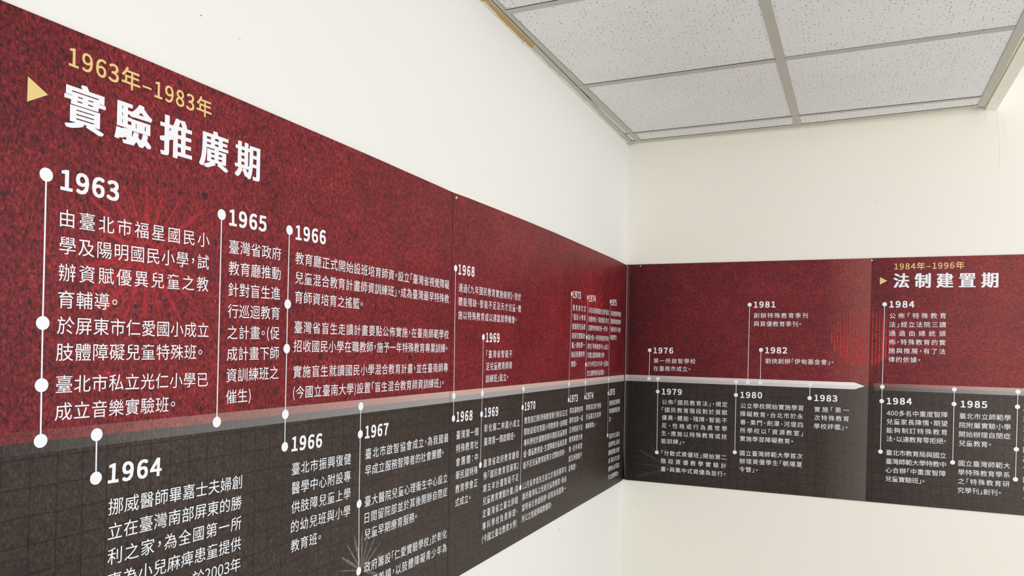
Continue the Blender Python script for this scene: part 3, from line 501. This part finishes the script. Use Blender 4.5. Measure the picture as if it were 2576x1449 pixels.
def sheet(name, top, bottom, u_off, org, mat, parent, thick=0.0025, curl=None, rim_mat=None):
    """printed sheet: outline given by matching top and bottom polylines [(u, v)], subdivided in height"""
    NV = 24
    P = []; UV = []; F = []
    n = len(top)
    for i in range(n):
        for j in range(NV + 1):
            f = j / NV
            u = bottom[i][0] + (top[i][0] - bottom[i][0]) * f; v = bottom[i][1] + (top[i][1] - bottom[i][1]) * f
            du, dn = curl(i, f) if curl else (0, 0)
            P.append((u + du - org[0], v - org[1], dn)); UV.append((u, v))
    m = NV + 1
    for i in range(n - 1):
        for j in range(NV):
            F.append((i * m + j, (i + 1) * m + j, (i + 1) * m + j + 1, i * m + j + 1))
    nf = len(F); b = len(P)
    # back and rim
    P += [(p[0], p[1], p[2] - thick) for p in P[:b]]; UV += UV[:b]
    rim = [i * m for i in range(n)] + [(n - 1) * m + j for j in range(1, m)] + [i * m + NV for i in range(n - 2, -1, -1)] + [j for j in range(NV - 1, 0, -1)]
    for k in range(len(rim)):
        a, c = rim[k], rim[(k + 1) % len(rim)]
        F.append((a, a + b, c + b, c))
    F += [tuple(q + b for q in reversed(f)) for f in F[:nf]]
    me = pymesh(name, P, F)
    uvl = me.uv_layers.new(name='wall_metres')
    for lp in me.loops: uvl.data[lp.index].uv = UV[lp.vertex_index]
    o = link(name, me, [mat, rim_mat or M_EDGE_HIGHLIGHT, M_SHEETBACK], parent)
    for pi, p in enumerate(me.polygons): p.material_index = 0 if pi < nf else (1 if pi < nf + len(rim) else 2)
    if curl: o.data.materials.append(M_EDGE_HIGHLIGHT); [setattr(p, 'material_index', 3) for p in me.polygons if p.material_index == 0 and max(UV[k][0] for k in p.vertices) < 0.0046]  # highlight along the curled left edge painted as a paler strip
    return o

def circle(u, v, r, z, org, n=28):
    return [(u - org[0] + r * math.cos(2 * math.pi * i / n), v - org[1] + r * math.sin(2 * math.pi * i / n), z) for i in range(n)]

def ray_mesh(c, e, w, org, rr, z):
    d = Vector((e[0] - c[0], e[1] - c[1])); L = d.length; d /= L; p = Vector((-d.y, d.x))
    i0 = 0.06 + 0.14 * rr.random(); N = 12; P = []; F = []
    for i in range(N + 1):
        f = i0 + (1 - i0) * i / N
        ww = w * (0.35 + 0.65 * math.sin(math.pi * min(1, max(0, (f - i0) / (1 - i0)) * 0.93 + 0.05)) ** 0.6) * (0.8 + 0.4 * rr.random())
        q = Vector((c[0], c[1])) + d * (L * f)
        P += [(q.x + p.x * ww - org[0], q.y + p.y * ww - org[1], z), (q.x - p.x * ww - org[0], q.y - p.y * ww - org[1], z)]
        if i: F.append((2 * i - 2, 2 * i - 1, 2 * i + 1, 2 * i))
    return P, F

def banner(key, e, n, flip, top, bottom, label, ray_specs, curl=None):
    us = [p[0] for p in top]
    org = ((min(us) + max(us)) / 2, min(p[1] for p in bottom))
    root = bpy.data.objects.new('timeline_banner', None); COL.objects.link(root)
    root.empty_display_size = 0.05
    E = -e if flip else e
    root.matrix_world = wall_matrix(E, n, org[0], org[1])
    root['label'] = label; root['category'] = 'banner'; root['group'] = 'timeline banners around the room corner'
    sheet('printed_sheet', top, bottom, 0, org, M_PRINT[key], root, curl=curl, rim_mat=M_RIM)
    if key == 'C':      # black strip stands in for the shade behind the lifted sheet edge
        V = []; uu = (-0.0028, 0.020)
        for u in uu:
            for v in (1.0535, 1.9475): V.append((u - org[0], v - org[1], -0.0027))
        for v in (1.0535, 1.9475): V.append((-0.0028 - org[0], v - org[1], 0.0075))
        link('corner_shade_strip', pymesh('corner_shade_strip', V, [(0, 2, 3, 1), (4, 0, 1, 5)]), M_DARK, root)['label'] = 'dark strip standing in for shade in the corner'
    d = DATA[key]
    for L in d['par']:
        P, F = [], []
        for (t, u0, v0, u1, v1) in L: set_line(P, F, t, u0, v0, u1, v1, EM, org, bold=(0, 0))
        link('paragraph', pymesh('paragraph', P, F), M_INK, root)
    for (t, u0, v0, u1, v1) in d['head']:
        if abs(v1 - v0) > 0.003: v1 = v0
        P, F = [], []
        b = 0.00088
        set_line(P, F, t, u0 + b, v0, u1 - b, v1, 0.0298, org, bold=(b, b * 0.9), sy=0.0306, ymid=0.3665, sx=0.0325)
        link('year_heading', pymesh('year_heading', P, F), M_INK, root)
    for (t, u0, v0, u1, v1) in d['date']:
        P, F = [], []
        set_line(P, F, t, u0, v0, u1, v1, 0.0285, org, bold=(0.00035, 0.00035), ymid=0.372)
        link('date_range', pymesh('date_range', P, F), M_GOLD, root)['label'] = 'gold date range ' + t
    for (t, u0, v0, u1, v1) in d['title']:
        P, F = [], []
        set_line(P, F, t, u0 + 0.0019, v0, u1 - 0.0019, v1, 0.0560, org, bold=(0.0019, 0.00065), ymid=0.385, sx=0.0535, sy=0.0568)
        link('title', pymesh('title', P, F), M_INK, root)['label'] = 'large white title ' + t
    if d['tri']:
        P = [(u - org[0], v - org[1], LIFT) for u, v in d['tri']]
        P2 = [(p[0], p[1], 0.0) for p in P]
        link('arrow_marker', pymesh('arrow_marker', P2 + P, [(3, 5, 4), (0, 1, 4, 3), (1, 2, 5, 4), (2, 0, 3, 5)]), M_GOLD, root)['label'] = 'gold triangle pointing right'
    for st in d['stem']:
        w = 0.00095; P = []; F = []
        for i, (u, v) in enumerate(st):
            P += [(u - w - org[0], v - org[1], LIFT * .8), (u + w - org[0], v - org[1], LIFT * .8)]
            if i: F.append((2 * i - 2, 2 * i, 2 * i + 1, 2 * i - 1))
        so = link('timeline_stem', pymesh('timeline_stem', P, F), M_INK, root)
        for (u, v) in st:
            C1 = circle(u, v, 0.0078, LIFT * 1.2, org)
            link('timeline_dot', pymesh('timeline_dot', C1, [tuple(range(len(C1)))]), M_INK, so)
    rr = random.Random(11 + ord(key))
    for (c, *ends), (mat, w) in zip(d['ray'], ray_specs):
        P, F = [], []
        for k, en in enumerate(ends):
            p, f = ray_mesh(c, en, w * (0.45 + 0.95 * rr.random()), org, rr, LIFT * (0.25 + 0.004 * k))
            o = len(P); P += p; F += [tuple(i + o for i in q) for q in f]
        link('firework_motif', pymesh('firework_motif', P, F), mat, root)
    if d['bar']:
        P, F = [], []
        for (u0, v0, u1, v1) in d['bar']:
            o = len(P); N = 14
            for i in range(N + 1):
                f = i / N
                w = (0.0011 + 0.0022 * f ** 1.3) * (1 if 0 < i < N else 0.3) * (0.85 + 0.3 * rr.random())
                u = u0 + (u1 - u0) * f; v = v0 + (v1 - v0) * f
                P += [(u - w - org[0], v - org[1], LIFT * .25), (u + w - org[0], v - org[1], LIFT * .25)]
                if i: F.append((o + 2 * i - 2, o + 2 * i, o + 2 * i + 1, o + 2 * i - 1))
        link('bar_motif', pymesh('bar_motif', P, F), M_BAR_RED, root)
    return root

def lin(pts, u):
    for (a, va), (b, vb_) in zip(pts, pts[1:]):
        if u <= b: return va + (vb_ - va) * (u - a) / (b - a)
    return pts[-1][1]
TOP_L = [(-2.64, 1.9626), (-2.5323, 1.9639), (-2.39, 1.9652), (-2.2, 1.9643), (-2.0, 1.9625), (-1.85, 1.9611), (-1.6, 1.9570), (-1.53, 1.9555), (-1.447, 1.9574), (-1.1, 1.9594), (-0.844, 1.9592), (-0.218, 1.9530), (0.0, 1.9480)]
BOT_L = [(-2.64, 1.0642), (-1.4606, 1.0580), (-0.995, 1.0553), (-0.215, 1.0506), (0.0, 1.0506)]
def rows_between(ua_t, ua_b, ub_t, ub_b, n):
    T, B = [], []
    for i in range(n + 1):
        f = i / n; ut = ua_t + (ub_t - ua_t) * f; ub = ua_b + (ub_b - ua_b) * f
        T.append((ut, lin(TOP_L, ut))); B.append((ub, lin(BOT_L, ub)))
    return T, B
T, B = rows_between(-2.63, -2.62, -1.5284, -1.5181, 30)
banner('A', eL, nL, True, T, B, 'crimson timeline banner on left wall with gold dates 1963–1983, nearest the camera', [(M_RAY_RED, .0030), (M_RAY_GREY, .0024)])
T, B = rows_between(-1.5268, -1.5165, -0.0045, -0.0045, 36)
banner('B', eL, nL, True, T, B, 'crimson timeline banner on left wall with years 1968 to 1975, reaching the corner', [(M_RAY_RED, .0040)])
uc = [0.0025, 0.0045, 0.0065, 0.009, 0.012, 0.016] + [0.016 + (0.9215 - 0.016) * i / 24 for i in range(1, 25)]
def curl_c(i, f):
    # the free left edge lifts off the wall, and bends away further near the bottom
    if i > 5: return (0, 0)
    k = (5 - i) / 5
    low = max(0.0, (0.17 - f) / 0.17)
    return (0.0085 * low ** 1.6 * k, 0.0075 * k ** 1.7)
T = [(u + 0.0023 * (u / 0.92) , 1.9491 + 0.0030 * u) for u in uc]
B = [(u - 0.0072 * (u / 0.92) ** 2, 1.0522 + 0.0002 * u) for u in uc]
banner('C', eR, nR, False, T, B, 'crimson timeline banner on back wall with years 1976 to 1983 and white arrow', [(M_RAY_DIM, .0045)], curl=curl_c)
ud = [0.9245 + (1.74 - 0.9245) * i / 20 for i in range(21)]
T = [(u - 0.0004, 1.9520 + 0.0015 * (u - .92)) for u in ud]
B = [(u - 0.0099 * (1.74 - u) / 0.8155, 1.0524 + 0.0012 * (u - .92)) for u in ud]
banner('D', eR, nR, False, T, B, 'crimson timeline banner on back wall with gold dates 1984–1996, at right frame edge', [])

# ------------------------------------------------------------------ fixings on the banners
def fixing(u, v, e, n, flip, r, label, tilt=0.0):
    prof = [(0.0, 0.0030), (0.55, 0.0029), (0.9, 0.0022), (1.0, 0.0012), (1.0, 0.0), (0.35, 0.0), (0.35, -0.012), (0.0, -0.015)]
    N = 16; P = []; F = []
    for (rr, z) in prof:
        for i in range(N): P.append((r * rr * math.cos(2 * math.pi * i / N), r * rr * math.sin(2 * math.pi * i / N), z))
    for k in range(len(prof) - 1):
        for i in range(N):
            j = (i + 1) % N; F.append((k * N + i, (k + 1) * N + i, (k + 1) * N + j, k * N + j))
    E = -e if flip else e
    root = bpy.data.objects.new('wall_screw', None); COL.objects.link(root); root.empty_display_size = .01
    root.matrix_world = wall_matrix(E, n, u, v)
    root['label'] = label; root['category'] = 'screw'; root['group'] = 'screws holding the banners'
    h = link('screw_head', pymesh('screw_head', P, F), M_PIN, root)
    s = MB(); s.box(-r * .7, r * .7, -r * .12, r * .12, 0.0029, 0.0032); so = s.done('drive_slot', M_DARK, h)
    so.rotation_euler.z = tilt
    return root
fixing(0.0585, 1.9430, eR, nR, False, 0.0026, 'small round white screw head on back wall banner beside the room corner', .3)
fixing(0.9235, 1.9440, eR, nR, False, 0.0034, 'pale screw head at top of the seam between both back wall banners', 1.1)
fixing(-1.5125, 1.9462, eL, nL, True, 0.0030, 'tiny screw just right of the seam on the left wall banners', .6)
